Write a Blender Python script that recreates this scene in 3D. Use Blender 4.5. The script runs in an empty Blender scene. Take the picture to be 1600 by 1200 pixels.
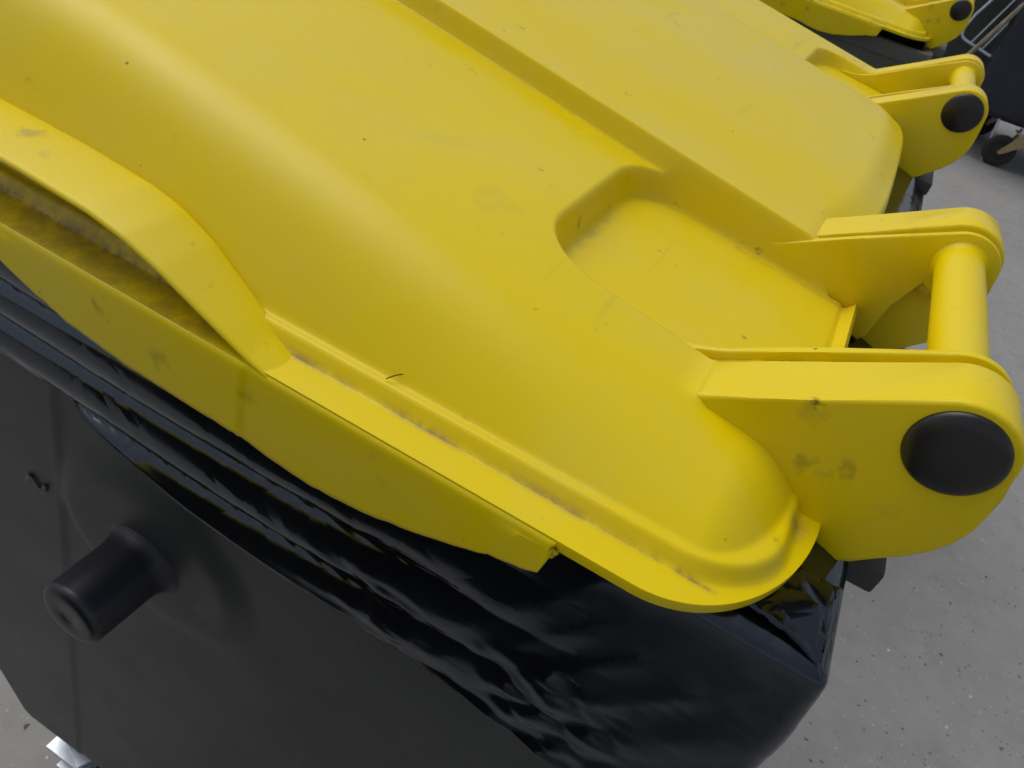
import bpy, bmesh, math, random
import numpy as np
from mathutils import Vector, Matrix, noise
S = bpy.context.scene
C = S.collection
R = math.radians
random.seed(7)

# ------------------------------------------------------------------ camera
right = Vector((0.86065481, 0.44858601, 0.240923))
up = Vector((-0.45740756, 0.47322665, 0.75288436))
back = Vector((0.22372221, -0.75817354, 0.61247143))
cd = bpy.data.cameras.new('camera')
cam = bpy.data.objects.new('camera', cd)
C.objects.link(cam)
m = Matrix.Identity(4)
for i in range(3):
    m[i][0] = right[i]; m[i][1] = up[i]; m[i][2] = back[i]
m[0][3], m[1][3], m[2][3] = -0.07713918, -0.23869057, 1.28272272
cam.matrix_world = m
cd.sensor_width = 36
cd.lens = 27
cd.clip_start = 0.01
cd.clip_end = 500
cd.dof.use_dof = True
cd.dof.focus_distance = 0.34
cd.dof.aperture_fstop = 34
S.camera = cam

# ------------------------------------------------------------------ light
SUN_EL, SUN_AZ = R(60), R(-78)     # azimuth of the sun from +Y towards +X
w = bpy.data.worlds.new('World'); S.world = w; w.use_nodes = True
nt = w.node_tree
bg = nt.nodes['Background']
sky = nt.nodes.new('ShaderNodeTexSky'); sky.sky_type = 'NISHITA'
sky.sun_disc = False; sky.sun_elevation = SUN_EL; sky.sun_rotation = SUN_AZ
sky.air_density = 1.0; sky.dust_density = 4.0; sky.ozone_density = 1.0
hs = nt.nodes.new('ShaderNodeHueSaturation'); hs.inputs['Saturation'].default_value = .45   # thin overcast: less blue
nt.links.new(sky.outputs[0], hs.inputs['Color']); nt.links.new(hs.outputs[0], bg.inputs[0])
bg.inputs[1].default_value = 0.11
sd = bpy.data.lights.new('sun', 'SUN'); sd.energy = 0.7; sd.angle = R(55); sd.color = (1, .95, .88)
sun = bpy.data.objects.new('sun', sd); C.objects.link(sun)
dvec = Vector((math.sin(SUN_AZ) * math.cos(SUN_EL), math.cos(SUN_AZ) * math.cos(SUN_EL), math.sin(SUN_EL)))
sun.rotation_euler = dvec.to_track_quat('Z', 'Y').to_euler()
S.view_settings.view_transform = 'Standard'
S.view_settings.look = 'None'
S.view_settings.exposure = 0.0
S.view_settings.gamma = 1
S.view_settings.use_curve_mapping = False

# ------------------------------------------------------------------ helpers
def tag(o, label=None, cat=None, group=None, kind=None):
    if label: o['label'] = label
    if cat: o['category'] = cat
    if group: o['group'] = group
    if kind: o['kind'] = kind
    return o

def empty(name, loc=(0, 0, 0), rz=0):
    o = bpy.data.objects.new(name, None); C.objects.link(o)
    o.location = loc; o.rotation_euler = (0, 0, rz); o.empty_display_size = .05
    return o

def link(name, me, mat, parent=None, smooth=True, angle=35):
    for p in me.polygons: p.use_smooth = smooth
    if smooth and angle:
        me.set_sharp_from_angle(angle=R(angle))
    if mat is not None: me.materials.append(mat)
    o = bpy.data.objects.new(name, me); C.objects.link(o)
    if parent: o.parent = parent
    return o

def obj(name, bm, mat, parent=None, smooth=True, angle=35):
    bmesh.ops.recalc_face_normals(bm, faces=bm.faces[:])
    me = bpy.data.meshes.new(name); bm.to_mesh(me); bm.free()
    return link(name, me, mat, parent, smooth, angle)

def add_box(bm, lo, hi, bev=0, seg=2):
    r = bmesh.ops.create_cube(bm, size=1)
    for v in r['verts']:
        for k in range(3): v.co[k] = lo[k] + (v.co[k] + .5) * (hi[k] - lo[k])
    if bev:
        es = list({e for v in r['verts'] for e in v.link_edges})
        bmesh.ops.bevel(bm, geom=es, offset=bev, segments=seg, profile=.6, affect='EDGES')

def add_tube(bm, pts, rad, n=12, cap=True, radii=None):
    pts = [Vector(p) for p in pts]
    rings = []; ref = None
    for i, p in enumerate(pts):
        a = pts[max(i - 1, 0)]; b = pts[min(i + 1, len(pts) - 1)]
        t = (b - a).normalized()
        if ref is None:
            ref = t.orthogonal().normalized()
        ref = (ref - t * ref.dot(t)).normalized(); q = t.cross(ref)
        r = radii[i] if radii else rad
        rings.append([bm.verts.new(p + (ref * math.cos(2 * math.pi * k / n) + q * math.sin(2 * math.pi * k / n)) * r) for k in range(n)])
    for a, b in zip(rings, rings[1:]):
        for k in range(n): bm.faces.new((a[k], a[(k + 1) % n], b[(k + 1) % n], b[k]))
    if cap: bm.faces.new(rings[0][::-1]); bm.faces.new(rings[-1])

def add_lathe(bm, prof, origin, axis, n=48):
    """prof: (radius, distance along axis)"""
    axis = Vector(axis).normalized(); a = axis.orthogonal().normalized(); b = axis.cross(a); o = Vector(origin)
    rings = []
    for r, d in prof:
        if r < 1e-7: rings.append([bm.verts.new(o + axis * d)])
        else: rings.append([bm.verts.new(o + axis * d + (a * math.cos(2 * math.pi * k / n) + b * math.sin(2 * math.pi * k / n)) * r) for k in range(n)])
    for p, q in zip(rings, rings[1:]):
        for k in range(n):
            k2 = (k + 1) % n
            if len(p) == 1 and len(q) == 1: continue
            if len(p) == 1: bm.faces.new((p[0], q[k], q[k2]))
            elif len(q) == 1: bm.faces.new((p[k], p[k2], q[0]))
            else: bm.faces.new((p[k], p[k2], q[k2], q[k]))

def add_prism(bm, xz, y0, y1, bev=0, seg=2):
    vs = [bm.verts.new((x, y0, z)) for x, z in xz]
    f = bm.faces.new(vs)
    r = bmesh.ops.extrude_face_region(bm, geom=[f])
    nv = [g for g in r['geom'] if isinstance(g, bmesh.types.BMVert)]
    for v in nv: v.co.y = y1
    if bev:
        es = set()
        for v in vs + nv:
            for e in v.link_edges:
                if abs(e.verts[0].co.y - e.verts[1].co.y) < 1e-6: es.add(e)
        bmesh.ops.bevel(bm, geom=list(es), offset=bev, segments=seg, profile=.5, affect='EDGES')

def grid_mesh(name, P, closed_u=False):
    """P: array nu x nv x 3"""
    nu, nv = P.shape[:2]
    idx = np.arange(nu * nv).reshape(nu, nv)
    a = idx[:-1, :-1]; b = idx[1:, :-1]; c = idx[1:, 1:]; d = idx[:-1, 1:]
    F = np.stack([a, b, c, d], -1).reshape(-1, 4)
    if closed_u:
        F = np.concatenate([F, np.stack([idx[-1, :-1], idx[0, :-1], idx[0, 1:], idx[-1, 1:]], -1).reshape(-1, 4)])
    me = bpy.data.meshes.new(name)
    me.from_pydata(P.reshape(-1, 3).tolist(), [], F.tolist())
    me.update()
    return me

def sst(a, b, x):
    t = np.clip((x - a) / (b - a), 0, 1)
    return t * t * (3 - 2 * t)

# ------------------------------------------------------------------ materials
class NT:
    def __init__(s, name):
        s.m = bpy.data.materials.new(name); s.m.use_nodes = True
        s.t = s.m.node_tree; s.b = s.t.nodes['Principled BSDF']
        s.co = s.t.nodes.new('ShaderNodeTexCoord').outputs['Object']
    def n(s, k, **kw):
        x = s.t.nodes.new(k)
        for a, v in kw.items(): setattr(x, a, v)
        return x
    def l(s, a, b): s.t.links.new(a, b)
    def noise(s, sc, det=4, rough=.5, dist=0, vec=None, stretch=None):
        x = s.n('ShaderNodeTexNoise'); x.inputs['Scale'].default_value = sc
        x.inputs['Detail'].default_value = det; x.inputs['Roughness'].default_value = rough
        x.inputs['Distortion'].default_value = dist
        v = vec or s.co
        if stretch:
            mp = s.n('ShaderNodeMapping')
            mp.inputs['Scale'].default_value = stretch[0]; mp.inputs['Rotation'].default_value = stretch[1]
            s.l(v, mp.inputs['Vector']); v = mp.outputs[0]
        s.l(v, x.inputs['Vector']); return x.outputs['Fac']
    def ramp(s, f, stops):
        x = s.n('ShaderNodeValToRGB'); e = x.color_ramp.elements
        while len(e) < len(stops): e.new(.5)
        for k, (p, c) in enumerate(stops):
            e[k].position = p; e[k].color = (c, c, c, 1) if not isinstance(c, tuple) else (*c, 1)
        s.l(f, x.inputs[0]); return x.outputs[0]
    def mix(s, f, a, b, mode='MIX'):
        x = s.n('ShaderNodeMix', data_type='RGBA', blend_type=mode)
        for i, v in ((0, f), (6, a), (7, b)):
            if isinstance(v, (int, float)): x.inputs[i].default_value = v
            elif isinstance(v, tuple): x.inputs[i].default_value = (*v, 1)
            else: s.l(v, x.inputs[i])
        return x.outputs[2]
    def math(s, op, a, b=0):
        x = s.n('ShaderNodeMath', operation=op)
        for i, v in enumerate((a, b)):
            if isinstance(v, (int, float)): x.inputs[i].default_value = v
            else: s.l(v, x.inputs[i])
        return x.outputs[0]
    def vor(s, sc, feature='F1', rnd=1, stretch=None, out='Distance'):
        x = s.n('ShaderNodeTexVoronoi', feature=feature); x.inputs['Scale'].default_value = sc
        x.inputs['Randomness'].default_value = rnd
        v = s.co
        if stretch:
            mp = s.n('ShaderNodeMapping')
            mp.inputs['Scale'].default_value = stretch[0]; mp.inputs['Rotation'].default_value = stretch[1]
            s.l(v, mp.inputs['Vector']); v = mp.outputs[0]
        s.l(v, x.inputs['Vector']); return x.outputs[out]
    def bump(s, h, st, d=.001):
        x = s.n('ShaderNodeBump'); x.inputs['Strength'].default_value = st; x.inputs['Distance'].default_value = d
        s.l(h, x.inputs['Height']); s.l(x.outputs[0], s.b.inputs['Normal'])
    def set(s, **kw):
        for k, v in kw.items():
            i = s.b.inputs[k]
            if isinstance(v, (int, float)): i.default_value = v
            elif isinstance(v, tuple): i.default_value = (*v, 1) if len(i.default_value) == 4 else v
            else: s.l(v, i)

# real stains, specks and scuffs: position, radius, strength, colour
MARKS = [((-.0362, 0, 1.1205), .0045, .45, (.22, .15, .03)), ((-.0227, 0, 1.1265), .0040, .50, (.20, .13, .03)),
         ((-.0440, 0, 1.1440), .0022, .85, (.07, .05, .02)), ((-.0430, 0, 1.1400), .0050, .30, (.25, .18, .04)),
         ((-.0050, 0, 1.1180), .0040, .18, (.30, .22, .05)),
         ((-.1445, -.0080, 1.1320), .0016, .95, (.04, .03, .01)), ((-.0560, -.0330, 1.1180), .0011, .9, (.10, .08, .03)),
         ((-.3455, -.0525, 1.1302), .0050, .45, (.16, .15, .12)), ((-.3300, -.0600, 1.1302), .0030, .25, (.2, .2, .15)),
         ((-.1630, .0800, 1.1290), .0030, .80, (.10, .05, .015)), ((-.1640, .1200, 1.1230), .0022, .85, (.08, .05, .02)),
         ((-.0880, .1640, 1.1170), .0022, .85, (.10, .07, .02)), ((-.1290, .1100, 1.1190), .0013, .8, (.12, .09, .03)),
         ((-.0740, .0780, 1.1140), .0018, .7, (.12, .09, .03)), ((-.2430, .1000, 1.1500), .0012, .8, (.1, .08, .03)),
         ((-.2600, -.0735, 1.0800), .0060, .35, (.20, .15, .04)), ((-.2200, -.0735, 1.0860), .0040, .30, (.2, .15, .04)),
         ((-.2450, -.0600, 1.1000), .0070, .55, (.14, .08, .03)), ((-.3100, -.0600, 1.1000), .0080, .40, (.18, .11, .03)),
         ((-.1900, .0400, 1.1400), .0120, .16, (.35, .30, .12)), ((-.2300, .0600, 1.1450), .0150, .13, (.40, .36, .18))]
def yellow_plastic(name, grime_shade=False, dirt=0):
    M = NT(name)
    base = (.80, .615, .000)
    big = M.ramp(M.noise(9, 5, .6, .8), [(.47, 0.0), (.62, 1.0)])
    col = M.mix(M.math('MULTIPLY', big, .10), base, (.64, .58, .22))        # chalky bleached patches, doubling as painted sky sheen
    # fine scratches
    s1 = M.ramp(M.noise(60, 3, .6, 0, stretch=((1, .05, 1), (0, 0, .5))), [(.66, 0.0), (.70, 1.0)])
    s2 = M.ramp(M.noise(14, 2), [(.5, 0.0), (.62, 1.0)])
    col = M.mix(M.math('MULTIPLY', M.math('MULTIPLY', s1, s2), .16), col, (.33, .27, .06))
    # dark specks and smudges
    v = M.ramp(M.vor(48), [(.022, 1.0), (.045, 0.0)])
    v2 = M.ramp(M.noise(21, 2), [(.52, 0.0), (.56, 1.0)])
    col = M.mix(M.math('MULTIPLY', M.math('MULTIPLY', v, v2), .8), col, (.06, .045, .01))
    sm = M.ramp(M.noise(62, 4, .6), [(.68, 0.0), (.78, 1.0)])
    col = M.mix(M.math('MULTIPLY', sm, .55), col, (.16, .12, .03))
    if grime_shade:
        at = M.n('ShaderNodeAttribute', attribute_name='grime_shade')
        gn = M.ramp(M.noise(70, 5, .7), [(.36, 0.0), (.56, 1.0)])
        col = M.mix(M.math('MULTIPLY', M.math('MULTIPLY', at.outputs['Fac'], gn), .9), col, (.24, .165, .06))
    for (p, r_, st, c_) in MARKS:
        vd = M.n('ShaderNodeVectorMath', operation='DISTANCE'); vd.inputs[1].default_value = p; M.l(M.co, vd.inputs[0])
        wob = M.noise(.9 / r_, 3, .55)
        e = M.math('MULTIPLY', M.math('SUBTRACT', wob, .45), r_ * 3.5)
        f = M.n('ShaderNodeMapRange'); f.inputs[1].default_value = r_ * .15; f.inputs[2].default_value = r_ * 1.3
        f.inputs[3].default_value = st; f.inputs[4].default_value = 0
        M.l(M.math('ADD', vd.outputs['Value'], e), f.inputs[0])
        col = M.mix(f.outputs[0], col, c_)
    if dirt:
        dn = M.ramp(M.noise(45, 5, .7, 0, stretch=((.5, 1, 1), (0, 0, 0))), [(.42, 0.0), (.62, 1.0)])
        col = M.mix(M.math('MULTIPLY', dn, dirt), col, (.12, .06, .015))
    rr = M.ramp(M.noise(16, 5, .6, .5), [(.3, .26), (.7, .42)])
    M.set(**{'Base Color': col, 'Roughness': rr, 'IOR': 1.5, 'Specular IOR Level': .30, 'Subsurface Weight': .12,
             'Subsurface Radius': (1.0, .7, .08), 'Subsurface Scale': .004})
    h = M.mix(.5, M.noise(900, 2), M.noise(26, 4))
    M.bump(h, .12, .0006)
    return M.m

def dark_plastic(name, base, rough=(.38, .55), spec=.5):
    M = NT(name)
    n = M.ramp(M.noise(7, 6, .6), [(.35, 0.0), (.7, 1.0)])
    col = M.mix(M.math('MULTIPLY', n, .5), base, tuple(c * 1.5 + .004 for c in base))
    sc = M.ramp(M.noise(40, 3, .6, 0, stretch=((1, .06, .3), (0, .7, .3))), [(.68, 0.0), (.72, 1.0)])
    col = M.mix(M.math('MULTIPLY', sc, .25), col, (.12, .12, .12))
    M.set(**{'Base Color': col, 'Roughness': M.ramp(M.noise(12, 5), [(.3, rough[0]), (.7, rough[1])]), 'Specular IOR Level': spec})
    M.bump(M.noise(700, 2), .12, .0005)
    return M.m

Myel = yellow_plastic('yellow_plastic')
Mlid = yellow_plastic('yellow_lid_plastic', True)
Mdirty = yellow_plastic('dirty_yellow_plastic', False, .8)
Mbody = dark_plastic('grey_bin_plastic', (.034, .037, .036), (.42, .49))
Mblack = dark_plastic('black_plastic', (.011, .011, .012), (.24, .38))
Mtrun = dark_plastic('blue_black_plastic', (.012, .013, .020), (.28, .40))
Mnavy = dark_plastic('navy_plastic', (.014, .018, .028), (.4, .55))
Mrub = dark_plastic('tyre_rubber', (.025, .025, .024), (.7, .85), .3)

def bag_mat():
    M = NT('black_film')
    M.set(**{'Base Color': (.003, .003, .004), 'Roughness': M.ramp(M.noise(30, 4), [(.3, .08), (.7, .20)]), 'IOR': 1.8, 'Specular Tint': (.72, .84, 1.0)})
    def ridge(sc, st, seed):
        n_ = M.noise(sc, 3, .55, .35, stretch=(st, (0, .10 * seed, 0)))
        return M.math('ABSOLUTE', M.math('SUBTRACT', n_, .5))
    r1 = M.math('POWER', ridge(150, (.12, .6, 1), 1), .7)
    r2 = ridge(60, (.25, .8, 1), -2)
    e = M.n('ShaderNodeTexVoronoi', feature='DISTANCE_TO_EDGE'); e.inputs['Scale'].default_value = 42
    wv = M.n('ShaderNodeTexNoise'); wv.inputs['Scale'].default_value = 30; M.l(M.co, wv.inputs['Vector'])
    vm = M.n('ShaderNodeVectorMath', operation='MULTIPLY_ADD'); M.l(wv.outputs['Color'], vm.inputs[0]); vm.inputs[1].default_value = (.02,) * 3; M.l(M.co, vm.inputs[2])
    M.l(vm.outputs[0], e.inputs['Vector'])
    cr = M.math('MULTIPLY', M.math('MINIMUM', e.outputs['Distance'], .35), M.ramp(M.noise(11, 2), [(.46, 0.0), (.60, 1.6)]))
    M.bump(M.math('ADD', M.math('ADD', M.math('MULTIPLY', r1, .10), M.math('MULTIPLY', r2, .10)), M.math('MULTIPLY', cr, 1.0)), .16, .004)
    return M.m
Mbag = bag_mat()

def metal(name, col, rough, scratch=.3):
    M = NT(name)
    n = M.ramp(M.noise(60, 5, .6), [(.4, 0.0), (.7, 1.0)])
    M.set(**{'Base Color': M.mix(M.math('MULTIPLY', n, scratch), col, tuple(c * .5 for c in col)), 'Metallic': .85,
             'Roughness': M.ramp(M.noise(40, 4), [(.3, rough), (.7, rough + .18)])})
    return M.m
Mzinc = metal('galvanised_steel', (.62, .68, .76), .34)
Mfork = metal('passivated_steel', (.50, .38, .22), .45)

def wood():
    M = NT('weathered_wood')
    n = M.noise(60, 4, .6, .4, stretch=((1, 1, .06), (0, 0, 0)))
    M.set(**{'Base Color': M.ramp(n, [(.3, (.16, .13, .09)), (.7, (.34, .29, .20))]), 'Roughness': .75})
    return M.m
Mwood = wood()

def concrete():
    M = NT('concrete')
    big = M.ramp(M.noise(1.1, 6, .6), [(.3, 0.0), (.7, 1.0)])
    col = M.mix(big, (.30, .297, .285), (.365, .36, .345))
    mid = M.ramp(M.noise(14, 6, .65), [(.3, 0.0), (.72, 1.0)])
    col = M.mix(M.math('MULTIPLY', mid, .35), col, (.15, .153, .158))
    st = M.ramp(M.noise(5, 4, .6, .6), [(.58, 0.0), (.72, 1.0)])
    col = M.mix(M.math('MULTIPLY', st, .35), col, (.11, .112, .115))
    fine = M.noise(380, 3, .7)
    col = M.mix(.25, col, M.ramp(fine, [(.3, .09), (.7, .34)]))
    def specks(sc, size, c, keep, amt):
        x = M.n('ShaderNodeTexVoronoi'); x.inputs['Scale'].default_value = sc
        mp = M.n('ShaderNodeMapping'); mp.inputs['Location'].default_value = (sc * .37, sc * .11, 0)
        M.l(M.co, mp.inputs['Vector'])
        wb = M.n('ShaderNodeTexNoise'); wb.inputs['Scale'].default_value = sc * 1.6; M.l(mp.outputs[0], wb.inputs['Vector'])
        vm = M.n('ShaderNodeVectorMath', operation='MULTIPLY_ADD')
        M.l(wb.outputs['Color'], vm.inputs[0]); vm.inputs[1].default_value = (.7 / sc,) * 3; M.l(mp.outputs[0], vm.inputs[2])
        M.l(vm.outputs[0], x.inputs['Vector'])
        sep = M.n('ShaderNodeSeparateColor'); M.l(x.outputs['Color'], sep.inputs[0])
        k = M.ramp(sep.outputs[0], [(keep - .01, 1.0), (keep, 0.0)])
        szv = M.math('MULTIPLY', sep.outputs[1], size)
        d = M.math('LESS_THAN', x.outputs['Distance'], szv)
        nonlocal col
        col = M.mix(M.math('MULTIPLY', M.math('MULTIPLY', d, k), amt), col, c)
    specks(90, .28, (.09, .09, .085), .24, .7)
    specks(55, .22, (.04, .042, .05), .22, .85)
    specks(120, .32, (.45, .45, .43), .20, .7)
    specks(60, .22, (.55, .54, .51), .08, .8)
    specks(30, .16, (.05, .05, .055), .2, .7)
    M.set(**{'Base Color': col, 'Roughness': .85})
    M.bump(M.mix(.4, M.noise(160, 5, .7), M.noise(20, 4)), .5, .004)
    return M.m
Mcon = concrete()

# ------------------------------------------------------------------ ground
n = 60
g = np.zeros((n, n, 3))
ax = np.sign(np.linspace(-1, 1, n)) * np.abs(np.linspace(-1, 1, n)) ** 2.5 * 200
for i in range(n):
    for j in range(n):
        g[i, j] = (ax[i], ax[j], 0)
tag(link('ground', grid_mesh('ground', g), Mcon, None, True, 0), kind='structure')

# ------------------------------------------------------------------ the lid
YC = 0.365
def Pz(X):
    x = -.08 - X
    return 1.124 + .16 * x - .33 * np.maximum(x - .24, 0) ** 2 * 1.2

AX = [-.112, -.100, -.090, -.078, -.060]
AZ = [1.1185, 1.1195, 1.1215, 1.1265, 1.1365]
def lid_height(X, Y):
    v = np.minimum(Y, 2 * YC - Y)
    P = Pz(X)
    # flange, bead and the slope up to the ridge
    fl = 1.10
    # distance inside the bead outline (rounded corner at the rear)
    r = .034
    dx = -.0275 - X; dv = v + .0575
    # front corner the same
    dxf = X + .752
    dxx = np.minimum(dx, dxf)
    qx = np.maximum(r - dxx, 0); qv = np.maximum(r - dv, 0)
    D = np.where((dxx < r) & (dv < r), r - np.hypot(qx, qv), np.minimum(dxx, dv))
    bead = .0062 * sst(-.0005, .0045, D) 
    tv = np.clip((v + .050) / .054, -1, 2); tx = np.clip((-.033 - X) / .026, -1, 2); tf = np.clip((X + .745) / .10, -1, 2)
    tx = np.minimum(tx, tf)
    a = np.maximum(1 - tv, 0); b = np.maximum(1 - tx, 0)
    T = np.clip(1 - np.hypot(a, b), 0, 1)
    # between / beyond the arms the rear end has no bead slope: plain drop
    T = 1 - (1 - T) ** 2.4
    T = T * sst(-.0575, -.0475, np.minimum(v, 99))
    z0 = fl + bead
    z = z0 + (P - z0) * T
    # very slight hollow of the plateau
    z = z - .0022 * sst(.0, .06, v) * (1 - sst(.10, .15, v)) * sst(.0, .1, -.16 - X)
    # pocket in front of the hinge tube
    F = 1.109 + .10 * (-.033 - X)
    hx, hv = .140, .0665
    cx, cv = -.1645 + hx, .0335 + hv
    rr = .030
    ux = np.abs(X - .026 * (Y > YC) - cx) - (hx - rr); uv = np.abs(v - cv) - (hv - rr)
    sd = np.hypot(np.maximum(ux, 0), np.maximum(uv, 0)) + np.minimum(np.maximum(ux, uv), 0) - rr
    wd = .0045 - .0022 * sst(.13, .16, v)
    mask = sst(-1, 1, -sd / wd)
    z = z + (F - z) * mask
    z = z + mask * (.0038 * np.exp(-((X + .0315) / .0016) ** 2) - .0016 * np.exp(-((X + .0362) / .0014) ** 2))
    # raised middle
    X0 = X; X = X + .016 * np.clip(np.abs(Y - YC) / (YC - .205), 0, 1) ** 5 * (v > .16)
    M = P + .0125 + .008 * (1 - ((v - YC) / (YC - .167)) ** 2) * sst(.0, .08, v - .167)
    M = M - .007 * (1 - sst(.167, .225, v)) * (Y > YC)
    M = fl - .012 + (M - fl + .012) * (sst(0, .011, -.024 - X) * .88 + .12 * sst(0, .03, -.026 - X)) * sst(0, .13, X + .745)
    sm = sst(.1637, .1690, v)
    z = z + (M - z) * sm; X = X0
    # the arms grow out of the surface with a fillet
    A = np.interp(X, AX, AZ) + .0001
    for a, b in ((0, .0285), (.1745, .203)):
        mv = sst(a - .004, a + .0035, v) * (1 - sst(b - .0012, b + .0012, v)) * (1 - sst(-.080, -.0745, X)) * sst(-.125, -.11, X)
        k = .0035
        h = np.clip(.5 + .5 * (A - z) / k, 0, 1)
        sm2 = z + (A - z) * h + k * h * (1 - h)
        z = z + (sm2 - z) * mv
    return z

def rear_edge(v):
    v = np.asarray(v, float)
    e = -.070 + .0505 * np.sqrt(np.clip(1 - (np.minimum(v, 0) / .0715) ** 2, 0, 1))
    return np.where(v < 0, e, np.interp(v, [-.0715, -.0705, -.068, -.062, -.054, -.044, -.030, -.015, .0, .030, .036, .166, .172, .2, .215, .4],
                     [-.070, -.062, -.052, -.043, -.035, -.028, -.0225, -.020, -.0195, -.0195, -.029, -.029, -.022, -.018, -.010, -.008]))
def front_edge(v):
    return np.interp(v, [-.0715, -.07, -.06, -.045, -.02, .4], [-.71, -.724, -.742, -.754, -.76, -.762])

def build_lid(parent):
    seg = [-.0715 + .00005 * np.arange(0, 10) ** 2.0, np.arange(-.0665, .06, .0010), np.arange(.06, .158, .0022), np.arange(.158, .176, .0006), np.arange(.176, YC + .0001, .0040)]
    v = np.concatenate(seg); v[-1] = YC
    Yl = np.concatenate([v, (2 * YC - v)[::-1][1:]])
    sx = np.concatenate([np.arange(0, .22, .0012), np.arange(.22, .42, .0026), np.arange(.42, .7001, .006)]); sx = sx / sx[-1]
    vv = np.minimum(Yl, 2 * YC - Yl)
    Re = rear_edge(vv); Fe = front_edge(vv)
    X = Re[None, :] + (Fe - Re)[None, :] * sx[:, None]
    Y = np.repeat(Yl[None, :], len(sx), 0)
    Z = lid_height(X, Y)
    # rounded outer lip
    nu, nv = X.shape
    top = np.stack([X, Y, Z], -1)
    me = grid_mesh('lid_shell', top)
    # grime attribute: dirt collected in the bead groove and in pocket corners, plus painted shade under the handles
    v2 = np.minimum(Y, 2 * YC - Y)
    gr = np.exp(-((v2 + .0574) / .0010) ** 2) * ((X < -.045))
    gr = gr * (.35 + .65 * np.sin(X * 60 + 1.5) ** 2)
    gr += .4 * np.exp(-((X + .159) / .0022) ** 2) * np.exp(-((v2 - .09) / .035) ** 2)
    gr += .9 * np.exp(-((X + .028) / .004) ** 2 - ((v2 + .010) / .006) ** 2)
    gr += .35 * np.exp(-((v2 - .160) / .002) ** 2) * (X > -.1) * (X < -.035)
    gr += .55 * (1 - sst(-.052, -.047, v2)) * (1 - sst(-.25, -.225, X)) * sst(-.55, -.52, X)  # handle opening: brown dirt mixed with painted shade
    at = me.attributes.new('grime_shade', 'FLOAT', 'POINT')
    at.data.foreach_set('value', np.clip(gr, 0, 1).astype(np.float32).ravel())
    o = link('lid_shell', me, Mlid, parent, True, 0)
    md = o.modifiers.new('thick', 'SOLIDIFY'); md.thickness = .0042; md.offset = 1 if me.polygons[0].normal.z < 0 else -1
    if me.polygons[0].normal.z < 0: me.flip_normals(); md.offset = -1
    b = o.modifiers.new('bev', 'BEVEL'); b.width = .0011; b.segments = 3; b.limit_method = 'ANGLE'; b.angle_limit = R(60)
    return o

def arm_outline(r_end=.0185, lobe=True):
    cz = 1.150
    pts = []
    # top line going to the rear (slope) then around the hinge pin
    pts += [(-.112, 1.1185), (-.100, 1.1195), (-.090, 1.1215), (-.078, 1.1265), (-.060, 1.1365), (-.045, 1.1450)]
    a0, a1 = R(118), R(0)
    for k in range(15):
        a = a0 + (a1 - a0) * k / 14
        pts.append((r_end * math.cos(a), cz + r_end * math.sin(a)))
    if lobe:
        pts += [(.0198, 1.142), (.0206, 1.134), (.0204, 1.126), (.0185, 1.118), (.0148, 1.1105), (.0095, 1.1035), (.003, 1.0970), (-.004, 1.0905), (-.0085, 1.0862),
                (-.0115, 1.0836), (-.0145, 1.0838), (-.0185, 1.0862), (-.0230, 1.0885), (-.030, 1.094), (-.05, 1.100), (-.09, 1.106)]
    else:
        for k in range(1, 9):
            a = R(0) - R(125) * k / 8
            pts.append((r_end * math.cos(a), cz + r_end * math.sin(a)))
        pts += [(-.0165, 1.118), (-.0185, 1.098), (-.021, 1.094), (-.035, 1.097), (-.09, 1.106)]
    return pts

def build_hinge(parent, y0):
    outer = arm_outline(.0188, True); inner = arm_outline(.0172, False)
    for side in (0, 1):
        bm = bmesh.new()
        yy = (0, .0285) if side == 0 else (.1745, .203)
        add_prism(bm, outer, y0 + yy[0], y0 + yy[1], .0016, 3)
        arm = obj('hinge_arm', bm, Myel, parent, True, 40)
        bm = bmesh.new()
        yy = (.0365, .0405) if side == 0 else (.1655, .1695)
        add_prism(bm, inner, y0 + yy[0], y0 + yy[1], .0011, 2)
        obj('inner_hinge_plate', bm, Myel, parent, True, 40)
        bm = bmesh.new()
        web = [(x - .002, z - .0052) for x, z in arm_outline(.0165, False)[1:]]
        add_prism(bm, web, y0 + (.0280 if side == 0 else .1690), y0 + (.0370 if side == 0 else .1750), 0)
        obj('slot_web', bm, Mdirty, parent, True, 40)
        # pin cap
        bm = bmesh.new()
        yc = y0 if side == 0 else y0 + .203
        d = -1 if side == 0 else 1
        prof = [(.0158, -.002), (.0158, .0004), (.0155, .0012), (.0148, .0019), (.0138, .0025), (.0118, .0032), (.009, .0038), (.006, .0042), (.003, .0044), (0, .0045)]
        add_lathe(bm, prof, (0, yc, 1.150), (0, d, 0), 64)
        obj('pin_cap', bm, Mblack, arm, True, 50)
    bm = bmesh.new()
    rr = .0108
    prof = [(.0125, .0390), (.0116, .0403), (.0111, .0415), (rr, .0430), (rr, .1615), (.0112, .1632), (.0120, .1645), (.0132, .1660)]
    add_lathe(bm, prof, (0, y0, 1.150), (0, 1, 0), 56)
    obj('hinge_tube', bm, Myel, parent, True, 50)

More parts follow.
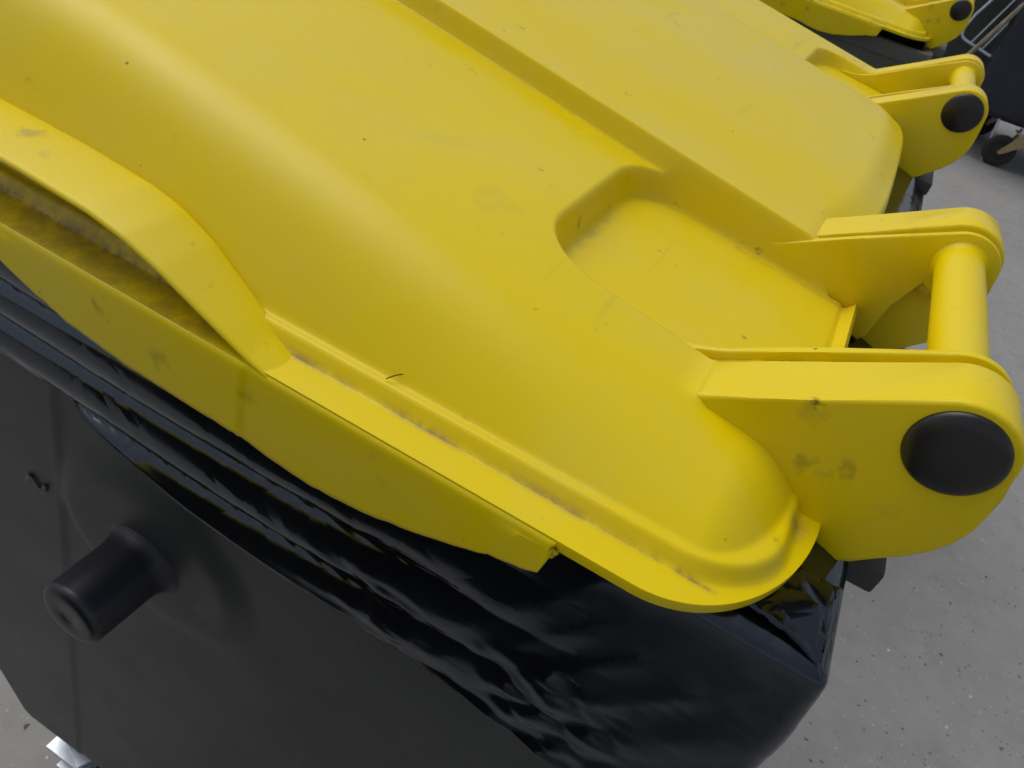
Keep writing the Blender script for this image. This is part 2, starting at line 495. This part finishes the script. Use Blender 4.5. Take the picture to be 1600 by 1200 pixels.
SK = [(-.0965, 1.0925), (-.0975, 1.0842), (-.103, 1.0822), (-.114, 1.0795), (-.130, 1.0735), (-.145, 1.0685), (-.165, 1.0635), (-.187, 1.0610), (-.205, 1.0620), (-.225, 1.0650),
      (-.25, 1.0655), (-.28, 1.0665), (-.31, 1.0705), (-.33, 1.0765), (-.35, 1.0845), (-.365, 1.0885), (-.385, 1.0895)]
def build_skirt(parent, side):
    # side panel hanging from the flange, with a slightly ragged lower edge
    xs = np.arange(-.0965, -.6736, -.0016)
    kx = [-p[0] for p in SK]; kz = [p[1] for p in SK]
    rows = []
    for x in xs:
        xm = x if x > -.385 else -.77 - x
        zb = float(np.interp(-xm, kx, kz))
        zb += .0005 * noise.noise((x * 160, side, 0)) + .0004 * max(0, noise.noise((x * 420, side, 3)) - .25) * 3
        zt = 1.1002
        flare = .0018 * (1 - math.exp(-((x + .187) / .1) ** 2))
        row = []
        for t in (0, .015, .05, .12, .25, .4, .55, .7, .85, .95, 1):
            z = zt + (zb - zt) * t
            if t <= .12: continue
            y = -.0726 - .0010 * math.sin(math.pi * t * .5) - (.0006 if x < -.2225 else 0)
            row.append((x, y, z))
        dy = -.0006 if x < -.2225 else 0
        row = [(x, -.0690, 1.0985), (x, -.0708, 1.0992), (x, -.0716 + dy, 1.0990), (x, -.0722 + dy, 1.0983), (x, -.0726 + dy, 1.0972), (x, -.0728 + dy, 1.0955)] + row
        rows.append(row)
    P = np.array(rows)
    if side: P[:, :, 1] = 2 * YC - P[:, :, 1]
    me = grid_mesh('side_skirt', P)
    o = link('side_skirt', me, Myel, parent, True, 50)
    me.update()
    good = (me.polygons[50].normal.y < 0) == (side == 0)
    if not good: me.flip_normals()
    md = o.modifiers.new('thick', 'SOLIDIFY'); md.thickness = .003; md.offset = -1
    return o

def build_handle(parent, side):
    xs = np.linspace(-.2090, -.5610, 150)
    rows = []
    for x in xs:
        xm = x if x > -.385 else -.77 - x
        zo = float(np.interp(-xm, [.209, .2150, .222, .232, .245, .262, .278, .295, .33, .385], [1.0985, 1.1003, 1.1025, 1.1068, 1.1122, 1.1195, 1.1248, 1.1278, 1.1296, 1.1302]))
        yi = float(np.interp(-xm, [.209, .222, .24, .262, .285, .32, .385], [-.0555, -.0525, -.0485, -.0440, -.0415, -.0408, -.0405]))
        yo = -.0722
        th = .0028
        row = [(x, yo + .0012, zo - th), (x, yo + .0002, zo - th + .0008), (x, yo, zo - .0012), (x, yo + .0008, zo - .0002), (x, yo + .0022, zo)]
        for t in (.2, .4, .6, .8): row.append((x, yo + .0022 + (yi - yo - .0044) * t, zo + .0006 * math.sin(math.pi * t)))
        row += [(x, yi - .0022, zo), (x, yi - .0006, zo - .0003), (x, yi, zo - .0014), (x, yi, zo - .010)]
        rows.append(row)
    P = np.array(rows)
    if side: P[:, :, 1] = 2 * YC - P[:, :, 1]
    me = grid_mesh('side_handle', P); 
    o = link('side_handle', me, Myel, parent, True, 60)
    if me.polygons[6].normal.z < 0: me.flip_normals()
    md = o.modifiers.new('thick', 'SOLIDIFY'); md.thickness = .0022; md.offset = -1
    return o

# ------------------------------------------------------------------ the body of the container
def rrect(x0, x1, y0, y1, r, n=8):
    pts = []
    for cx, cy, a in ((x1 - r, y0 + r, -90), (x1 - r, y1 - r, 0), (x0 + r, y1 - r, 90), (x0 + r, y0 + r, 180)):
        for k in range(n + 1):
            t = R(a + 90 * k / n); pts.append((cx + r * math.cos(t), cy + r * math.sin(t)))
    return pts

def dense(pts, step):
    out = []
    for i in range(len(pts)):
        a = Vector(pts[i]); b = Vector(pts[(i + 1) % len(pts)])
        k = max(1, int((b - a).length / step))
        for j in range(k): out.append(tuple(a.lerp(b, j / k)))
    return out

def build_body(parent):
    W1 = 2 * YC
    base = dense(rrect(-.752, -.004, -.052, W1 + .052, .022), .003)
    levels = [(1.050, -.020), (1.078, -.018), (1.0815, -.012), (1.0820, -.004), (1.0800, 0), (1.062, 0), (1.058, -.002), (1.056, -.010), (1.03, -.0125)]
    zz = list(np.linspace(1.0, .20, 90))
    for z in zz: levels.append((z, -.014 - (1.056 - z) * .085))
    levels += [(.185, -.0895), (.172, -.095), (.162, -.102), (.153, -.113), (.146, -.127), (.14, -.145), (.136, -.17), (.134, -.25)]
    cx, cy = -.378, YC
    rows = []
    for z, off in levels:
        row = []
        for (x, y) in base:
            sx = ((.374 + off) / .374); sy = ((YC + .052 + off) / (YC + .052))
            X = cx + (x - cx) * sx; Y = cy + (y - cy) * sy
            if z < 1.04 and z > .16:
                # stepped rib panels on the two end faces
                for s in (-1, 1):
                    if (Y - cy) * s > (YC + .04 + off) - .03:
                        d = 0
                        q = -.389 - X - (.968 - z) * .218
                        d += .0014 * float(sst(-.003, .003, q)) + .0008 * math.exp(-(q / .0028) ** 2)
                        rr = math.hypot(X + .335, (z - .845) * 1.0)
                        d += .007 * (1 - float(sst(.062, .085, rr)))
                        d -= .004 * float(sst(-.004, .004, X + .115 - (1 - z) * .06))
                        Y += s * d
            row.append((X, Y, z))
        rows.append(row)
    P = np.array(rows).transpose(1, 0, 2)
    me = grid_mesh('body', P, closed_u=True)
    o = link('body', me, Mbody, parent, True, 40)
    bm = bmesh.new(); bm.from_mesh(me); bmesh.ops.holes_fill(bm, edges=[e for e in bm.edges if e.is_boundary and e.verts[0].co.z < .2], sides=0)
    bmesh.ops.recalc_face_normals(bm, faces=bm.faces[:]); bm.to_mesh(me); bm.free()
    # rear hinge brackets of the body
    for y0 in (0, .527):
        bm = bmesh.new()
        add_box(bm, (-.012, y0 + .006, 1.076), (.0115, y0 + .197, 1.0875), .002)
        obj('hinge_bracket', bm, Mbody, parent)
    # lifting trunnions
    for s, yb in ((-1, -.026), (1, 2 * YC + .026)):
        bm = bmesh.new()
        prof = [(.030, -.012), (.0292, .001), (.0272, .003), (.0250, .0050), (.0235, .009), (.0225, .014), (.0220, .050), (.0213, .0532), (.0193, .0550), (.0163, .0555), (.0050, .0555), (.0042, .0551), (.0028, .0550), (0, .0550)]
        add_lathe(bm, prof, (-.336, yb, .847), (0, s, 0), 56)
        obj('trunnion', bm, Mtrun, parent, True, 40)
    return o

def build_caster(parent, x, y, rot=0, wr=.060):
    mt = Matrix.Translation((x, y, 0)) @ Matrix.Rotation(rot, 4, 'Z')
    def fin(name, bm, mat, par):
        bmesh.ops.transform(bm, matrix=mt, verts=bm.verts[:]); return obj(name, bm, mat, par)
    bm = bmesh.new()
    add_box(bm, (-.045, -.035, .124), (.045, .035, .129), .001)
    for s in (-1, 1):
        add_prism(bm, [(-.03, .124), (.025, .124), (.030, .095), (.048, .062), (.044, .050), (.030, .052), (.0, .085), (-.02, .105)], s * .022 - .0015, s * .022 + .0015)
    c = fin('caster_fork', bm, Mzinc, parent)
    bm = bmesh.new()
    add_lathe(bm, [(.012, -.017), (wr * .6, -.016), (wr * .9, -.016), (wr, -.011), (wr, .011), (wr * .9, .016), (wr * .6, .016), (.012, .017)], (.038, 0, wr), (0, 1, 0), 32)
    fin('caster_wheel', bm, Mrub, c)

def build_container():
    root = empty('waste_container', (0, 0, 0))
    build_body(root)
    lid = build_lid(root); lid.name = 'lid'
    for y0 in (0, .527): build_hinge(lid, y0)
    for s in (0, 1):
        build_skirt(lid, s); build_handle(lid, s)
    for y in (.022, .64):
        bm = bmesh.new()
        add_box(bm, (-.632, y + .014, .112), (-.565, y + .084, .118), .001)
        add_box(bm, (-.612, y + .010, .088), (-.570, y + .064, .094), .001)
        obj('caster_plate', bm, Mzinc, root)
    for x, y, r in ((-.60, .085, 2.75), (-.62, .63, 2.9), (-.16, .10, .3), (-.16, .63, .2)):
        build_caster(root, x, y, r)
    return root

def copy_tree(o, parent=None):
    c = o.copy(); C.objects.link(c); c.parent = parent
    for ch in o.children: copy_tree(ch, c)
    return c

near = build_container()
tag(near, 'nearest yellow lidded grey container, with a glossy black bag hanging over its rim', 'waste container', 'yellow lidded waste containers')
far = copy_tree(near)
far.location = (-.006, 1.335, 0); far.rotation_euler.z = R(-1.2)
tag(far, 'yellow lidded waste container without a bag, standing behind the nearest one', 'waste container', 'yellow lidded waste containers')

pale = dark_plastic('pale_grey_bin_plastic', (.11, .11, .10), (.42, .5))
for ch in far.children:
    if ch.name.startswith(('body', 'hinge_bracket')):
        ch.material_slots[0].link = 'OBJECT'; ch.material_slots[0].material = pale
behind = copy_tree(near)  # added out of view so the bag and near side reflect something dark
behind.location = (-.01, -1.345, 0)
tag(behind, 'unseen yellow lidded waste container added on the viewer side to darken reflections in the nearest one', 'waste container', 'yellow lidded waste containers')
# drawn mark on the body of the near container
bm = bmesh.new()
mk = []
for k in range(15):
    t = k / 14
    mk.append((-.4480 + .0200 * t, 0, .836 + .005 * t + .0060 * math.sin(t * 7.5 - .6)))
body_y = lambda z: -.052 - (-.014 - (1.056 - z) * .085) 
mk = [(x, body_y(z) - .0028, z) for x, y, z in mk]
add_tube(bm, mk, .0019, 8, radii=[.0016 + .0010 * math.sin(k / 14 * 3.1) for k in range(15)])
for v in bm.verts: v.co.y = body_y(v.co.z) - .0028 + (v.co.y - body_y(v.co.z) + .0028) * .3
obj('ink_mark', bm, Mblack, near)

# ------------------------------------------------------------------ black bin liner folded over the rim
def nz(x, y, z): return noise.noise((x, y, z))
def crumple(p, sc, seed):
    """faceted creases: distance to nearest random plane-like cell"""
    d, pts = noise.voronoi((p[0] * sc + seed, p[1] * sc, p[2] * sc))
    return d[1] - d[0]
def build_liner():
    W1 = 2 * YC
    base = dense(rrect(-.757, -.002, -.0545, W1 + .0545, .003, 3), .0022)
    N = len(base)
    arr = np.array(base)
    tang = np.roll(arr, -1, 0) - np.roll(arr, 1, 0); tang /= np.linalg.norm(tang, axis=1)[:, None]
    nor = np.stack([tang[:, 1], -tang[:, 0]], 1)
    L = np.concatenate([[0], np.cumsum(np.linalg.norm(np.diff(arr, axis=0), axis=1))])
    T = 84
    P = np.zeros((N, T, 3))
    for i in range(N):
        x, y = arr[i]; s = L[i]; nx, ny = nor[i]
        nearside = y < -.045
        zb = .985
        if nearside:
            zb = float(np.interp(-x, [-.01, .0, .05, .1, .2, .26, .33, .38, .76], [.945, .950, .961, .968, .977, .983, .995, 1.008, 1.0]))
        elif x > -.02: zb = .965 + .02 * math.sin(s * 9)
        zb += .0014 * nz(s * 8, 3, 0)
        cornerd = math.hypot(x, y + .055)
        loose = math.exp(-(cornerd / .17) ** 4)
        q = x if nearside else s
        for j in range(T):
            t = j / (T - 1)
            if t < .16:
                u = t / .16
                off = -.034 + .034 * u; z = 1.0850
                ang = math.atan2(y + off * ny - .04, x + off * nx + .07)
                rad = (1 - 2 * abs(nz(ang * 30, 2, 1))) * .0011 * math.exp(-(cornerd / .08) ** 2) * (1 - u * .9)
                z += rad + .0004 * nz(s * 34, u * 1.2, 7) + .0085 * (1 - u ** 2)
            else:
                u = (t - .16) / .84
                z = 1.085 + (zb - 1.085) * u
                d = 1.085 - z
                a = 1 - math.exp(-d / .003)
                off = .0008 * a
                # long rolls gathered along the side
                dr = d + .009 * nz(q * 3.5, 1.3, 0) + .0012 * nz(q * 5, d * 25, 2.2)
                w = .0265 + .005 * nz(q * 2.4, 8, 0)
                roll = math.sqrt(abs(math.sin(math.pi * dr / w)) + .02)
                roll2 = abs(math.sin(math.pi * (dr * 1.0 + .02 * q) / (w * .36))) ** .6
                env = min(1, d / .01)
                off += env * (1 - loose) * ((.0105 + .0015 * nz(q * 4, d * 30, 12)) * roll + .0011 * (1 - 2.4 * abs(nz(q * 1.8, d * 42 + q * 3, 21))))
                off -= (1 - loose) * .004 * (1 / (1 + math.exp(-(d - .045) / .006)))
                # hanging drapes at the loose corner
                dg = (x * .80 - (z - 1.085) * .60) if nearside else (s * .9 - z * .3)
                g1 = 1 - 2.1 * abs(nz(dg * 17 + 2, (z * .8 - x) * 4, 4.2)); g2 = 1 - 2 * abs(nz(dg * 52, (x - z) * 9, 6.2))
                off += min(1, d / .035) * loose * (.0022 * g1 + .0006 * g2)
                c1 = min(crumple((q, z * 1.3, .3), 26, 1.7), .35)
                c2 = min(crumple((q, z * 1.6, .7), 52, 5.2), .4)
                zone = max(0, min(1, (nz(q * 9, z * 12, 11) + .05) * 5)) * math.exp(-((q + .105) / .065) ** 2)
                off += env * zone * (.0085 * c1 + .0030 * c2)
                off += .0010 * math.exp(-((1 - u) / .025) ** 2)
            P[i, j] = (x + nx * off, y + ny * off, z)
    me = grid_mesh('bin_liner', P, closed_u=True)
    o = link('bin_liner', me, Mbag, None, True, 0)
    md = o.modifiers.new('thick', 'SOLIDIFY'); md.thickness = .0005; md.offset = -1
    return o
tag(build_liner(), 'glossy black plastic bag folded over the rim of the nearest container', 'bin bag')

# a few dry stalks and hairs lying on the near lid
for p0, p1, rr_, lab in (((-.1770, -.0520, 1.1072), (-.1722, -.0495, 1.1106), .00022, 'tiny dark stalk lying on the yellow bead beside the side groove'),
                         ((-.0240, .150, 1.118), (-.0240, .150, 1.118), 0, '')):
    if not rr_: continue
    bm = bmesh.new(); a_, b_ = Vector(p0), Vector(p1)
    add_tube(bm, [a_, a_.lerp(b_, .5) + Vector((0, .0006, .0002)), b_], rr_, 6)
    tag(obj('dry_stalk', bm, Mrub), lab, 'stalk')

# ------------------------------------------------------------------ things in the background
def dark_bin(x0, x1, y0, y1, ztop, zbot, mat, label, taper=.06):
    root = empty('refuse_bin', ((x0 + x1) / 2, (y0 + y1) / 2, 0))
    w, d = (x1 - x0) / 2, (y1 - y0) / 2
    base = dense(rrect(-w, w, -d, d, .06), .05)
    rows = []
    lv = [(ztop - .03, -.05), (ztop, -.04), (ztop, 0), (ztop - .05, 0), (ztop - .055, -.018), (ztop - .09, -.02)] + [(ztop - .1 - (ztop - .1 - zbot - .05) * k / 8, -.02 - taper * k / 8) for k in range(9)] + [(zbot + .02, -.03 - taper), (zbot, -.06 - taper), (zbot, -.3)]
    for z, off in lv:
        rows.append([(x * (w + off) / w, y * (d + off) / d, z) for x, y in base])
    o = link('body', grid_mesh('body', np.array(rows).transpose(1, 0, 2), True), mat, root, True, 40)
    bm = bmesh.new()
    add_box(bm, (-w - .02, -d - .02, ztop - .02), (w + .02, d + .02, ztop + .07), .03, 3)
    obj('lid', bm, mat, root)
    tag(root, label, 'refuse bin')
    return root

b1 = dark_bin(.44, 1.72, 5.74, 6.78, 1.25, .27, Mnavy, 'dark navy wheeled bin at the upper right, with its caster on the concrete')
def big_caster(root, x, y, rot, mat):
    mt = Matrix.Translation((x, y, 0)) @ Matrix.Rotation(rot, 4, 'Z')
    bm = bmesh.new()
    add_lathe(bm, [(0, -.02), (.02, -.026), (.03, -.02), (.062, -.02), (.066, -.024), (.092, -.024), (.1, -.015), (.1, .015), (.092, .024), (.066, .024), (.062, .02), (.03, .02), (.02, .026), (0, .02)], (0, 0, .1), (0, 1, 0), 40)
    bmesh.ops.transform(bm, matrix=mt, verts=bm.verts[:]); wh = obj('caster_wheel', bm, Mrub, root)
    bm = bmesh.new()
    for s in (-1, 1):
        add_prism(bm, [(-.018, .095), (.0, .082), (.02, .095), (.115, .18), (.14, .235), (.05, .235), (.03, .18)], s * .034 - .002, s * .034 + .002)
    add_box(bm, (.03, -.05, .235), (.15, .05, .245), .002)
    add_lathe(bm, [(0, -.05), (.012, -.048), (.012, .048), (0, .05)], (0, 0, .1), (0, 1, 0), 16)
    add_box(bm, (.125, -.05, .19), (.185, .05, .20), .003); add_box(bm, (.18, -.05, .165), (.186, .05, .20), .002)
    bmesh.ops.transform(bm, matrix=mt, verts=bm.verts[:]); f = obj('caster_fork', bm, Mfork, root)
    bm = bmesh.new(); add_box(bm, (.045, -.04, .228), (.075, .04, .262), .004); add_lathe(bm, [(0, 0), (.012, 0), (.012, .03), (0, .03)], (.06, 0, .25), (0, 0, 1), 12)
    bmesh.ops.transform(bm, matrix=mt, verts=bm.verts[:]); obj('caster_lock', bm, Mzinc, f)
for (x, y, r) in ((-.22, -.42, .1), (.42, -.38, .1), (-.3, .36, .5), (.42, .36, .3)):
    big_caster(b1, x, y, r, None)
bm = bmesh.new(); add_tube(bm, [(-.1, -.47, .262), (.55, -.47, .262)], .007, 10)
obj('brake_bar', bm, Mzinc, b1)

b2 = dark_bin(-.80, 1.0, 6.15, 7.1, 1.16, .2, dark_plastic('olive_grey_plastic', (.034, .036, .034)), 'dull olive grey bin standing beyond the yellow lids, left of the navy bin')
for (x, y, r) in ((-.4, -.3, .1), (.42, -.3, .1), (-.4, .3, .5), (.42, .3, .3)):
    big_caster(b2, x, y, r, None)

# steel tube frame between the two dark bins, a wooden pole leaning in it
fr = empty('tube_frame', (.42, 6.05, 0))
tag(fr, 'pale bent steel tube frame with thin rods, left of the navy bin', 'metal frame')

def fp(x, z, y=5.86):
    k = (y + .2387) / (5.6 + .2387)
    return Vector((-.0771 + (x + .0771) * k - .42, y - 6.05, 1.2827 + (z - 1.2827) * k))
bm = bmesh.new()
add_tube(bm, [fp(.372, 1.08), fp(.314, .891), fp(.276, .798), fp(.262, .735), fp(.2585, .71), fp(.263, .682), fp(.277, .663), fp(.300, .654), fp(.477, .618), fp(.70, .573)], .0085, 10)
top = fp(.372, 1.08)
add_tube(bm, [top, top + Vector((.28, 0, -.03))], .0085, 10)
obj('tube', bm, Mzinc, fr)
for a, b in (((.337, .654), (.46, 1.03)), ((.411, .641), (.52, .985))):
    bm = bmesh.new(); add_tube(bm, [fp(*a), fp(*b)], .0055, 8); obj('rod', bm, Mzinc, fr)
for dx in (0, .10):
    bm = bmesh.new(); p = fp(.62 + dx * .5, .592); add_tube(bm, [p, Vector((p.x + dx, p.y, 0.0))], .009, 8); obj('leg', bm, Mzinc, fr)
bm = bmesh.new()
pa, pb = fp(.350, .560, 5.80), fp(.535, 1.06, 5.80)
d = (pb - pa).normalized()
add_tube(bm, [pa - d * .60, pa, pb, pb + d * .15], .0145, 14)
pole = obj('wooden_pole', bm, Mwood); pole.location = fr.location
tag(pole, 'weathered wooden pole leaning through the pale tube frame', 'pole')
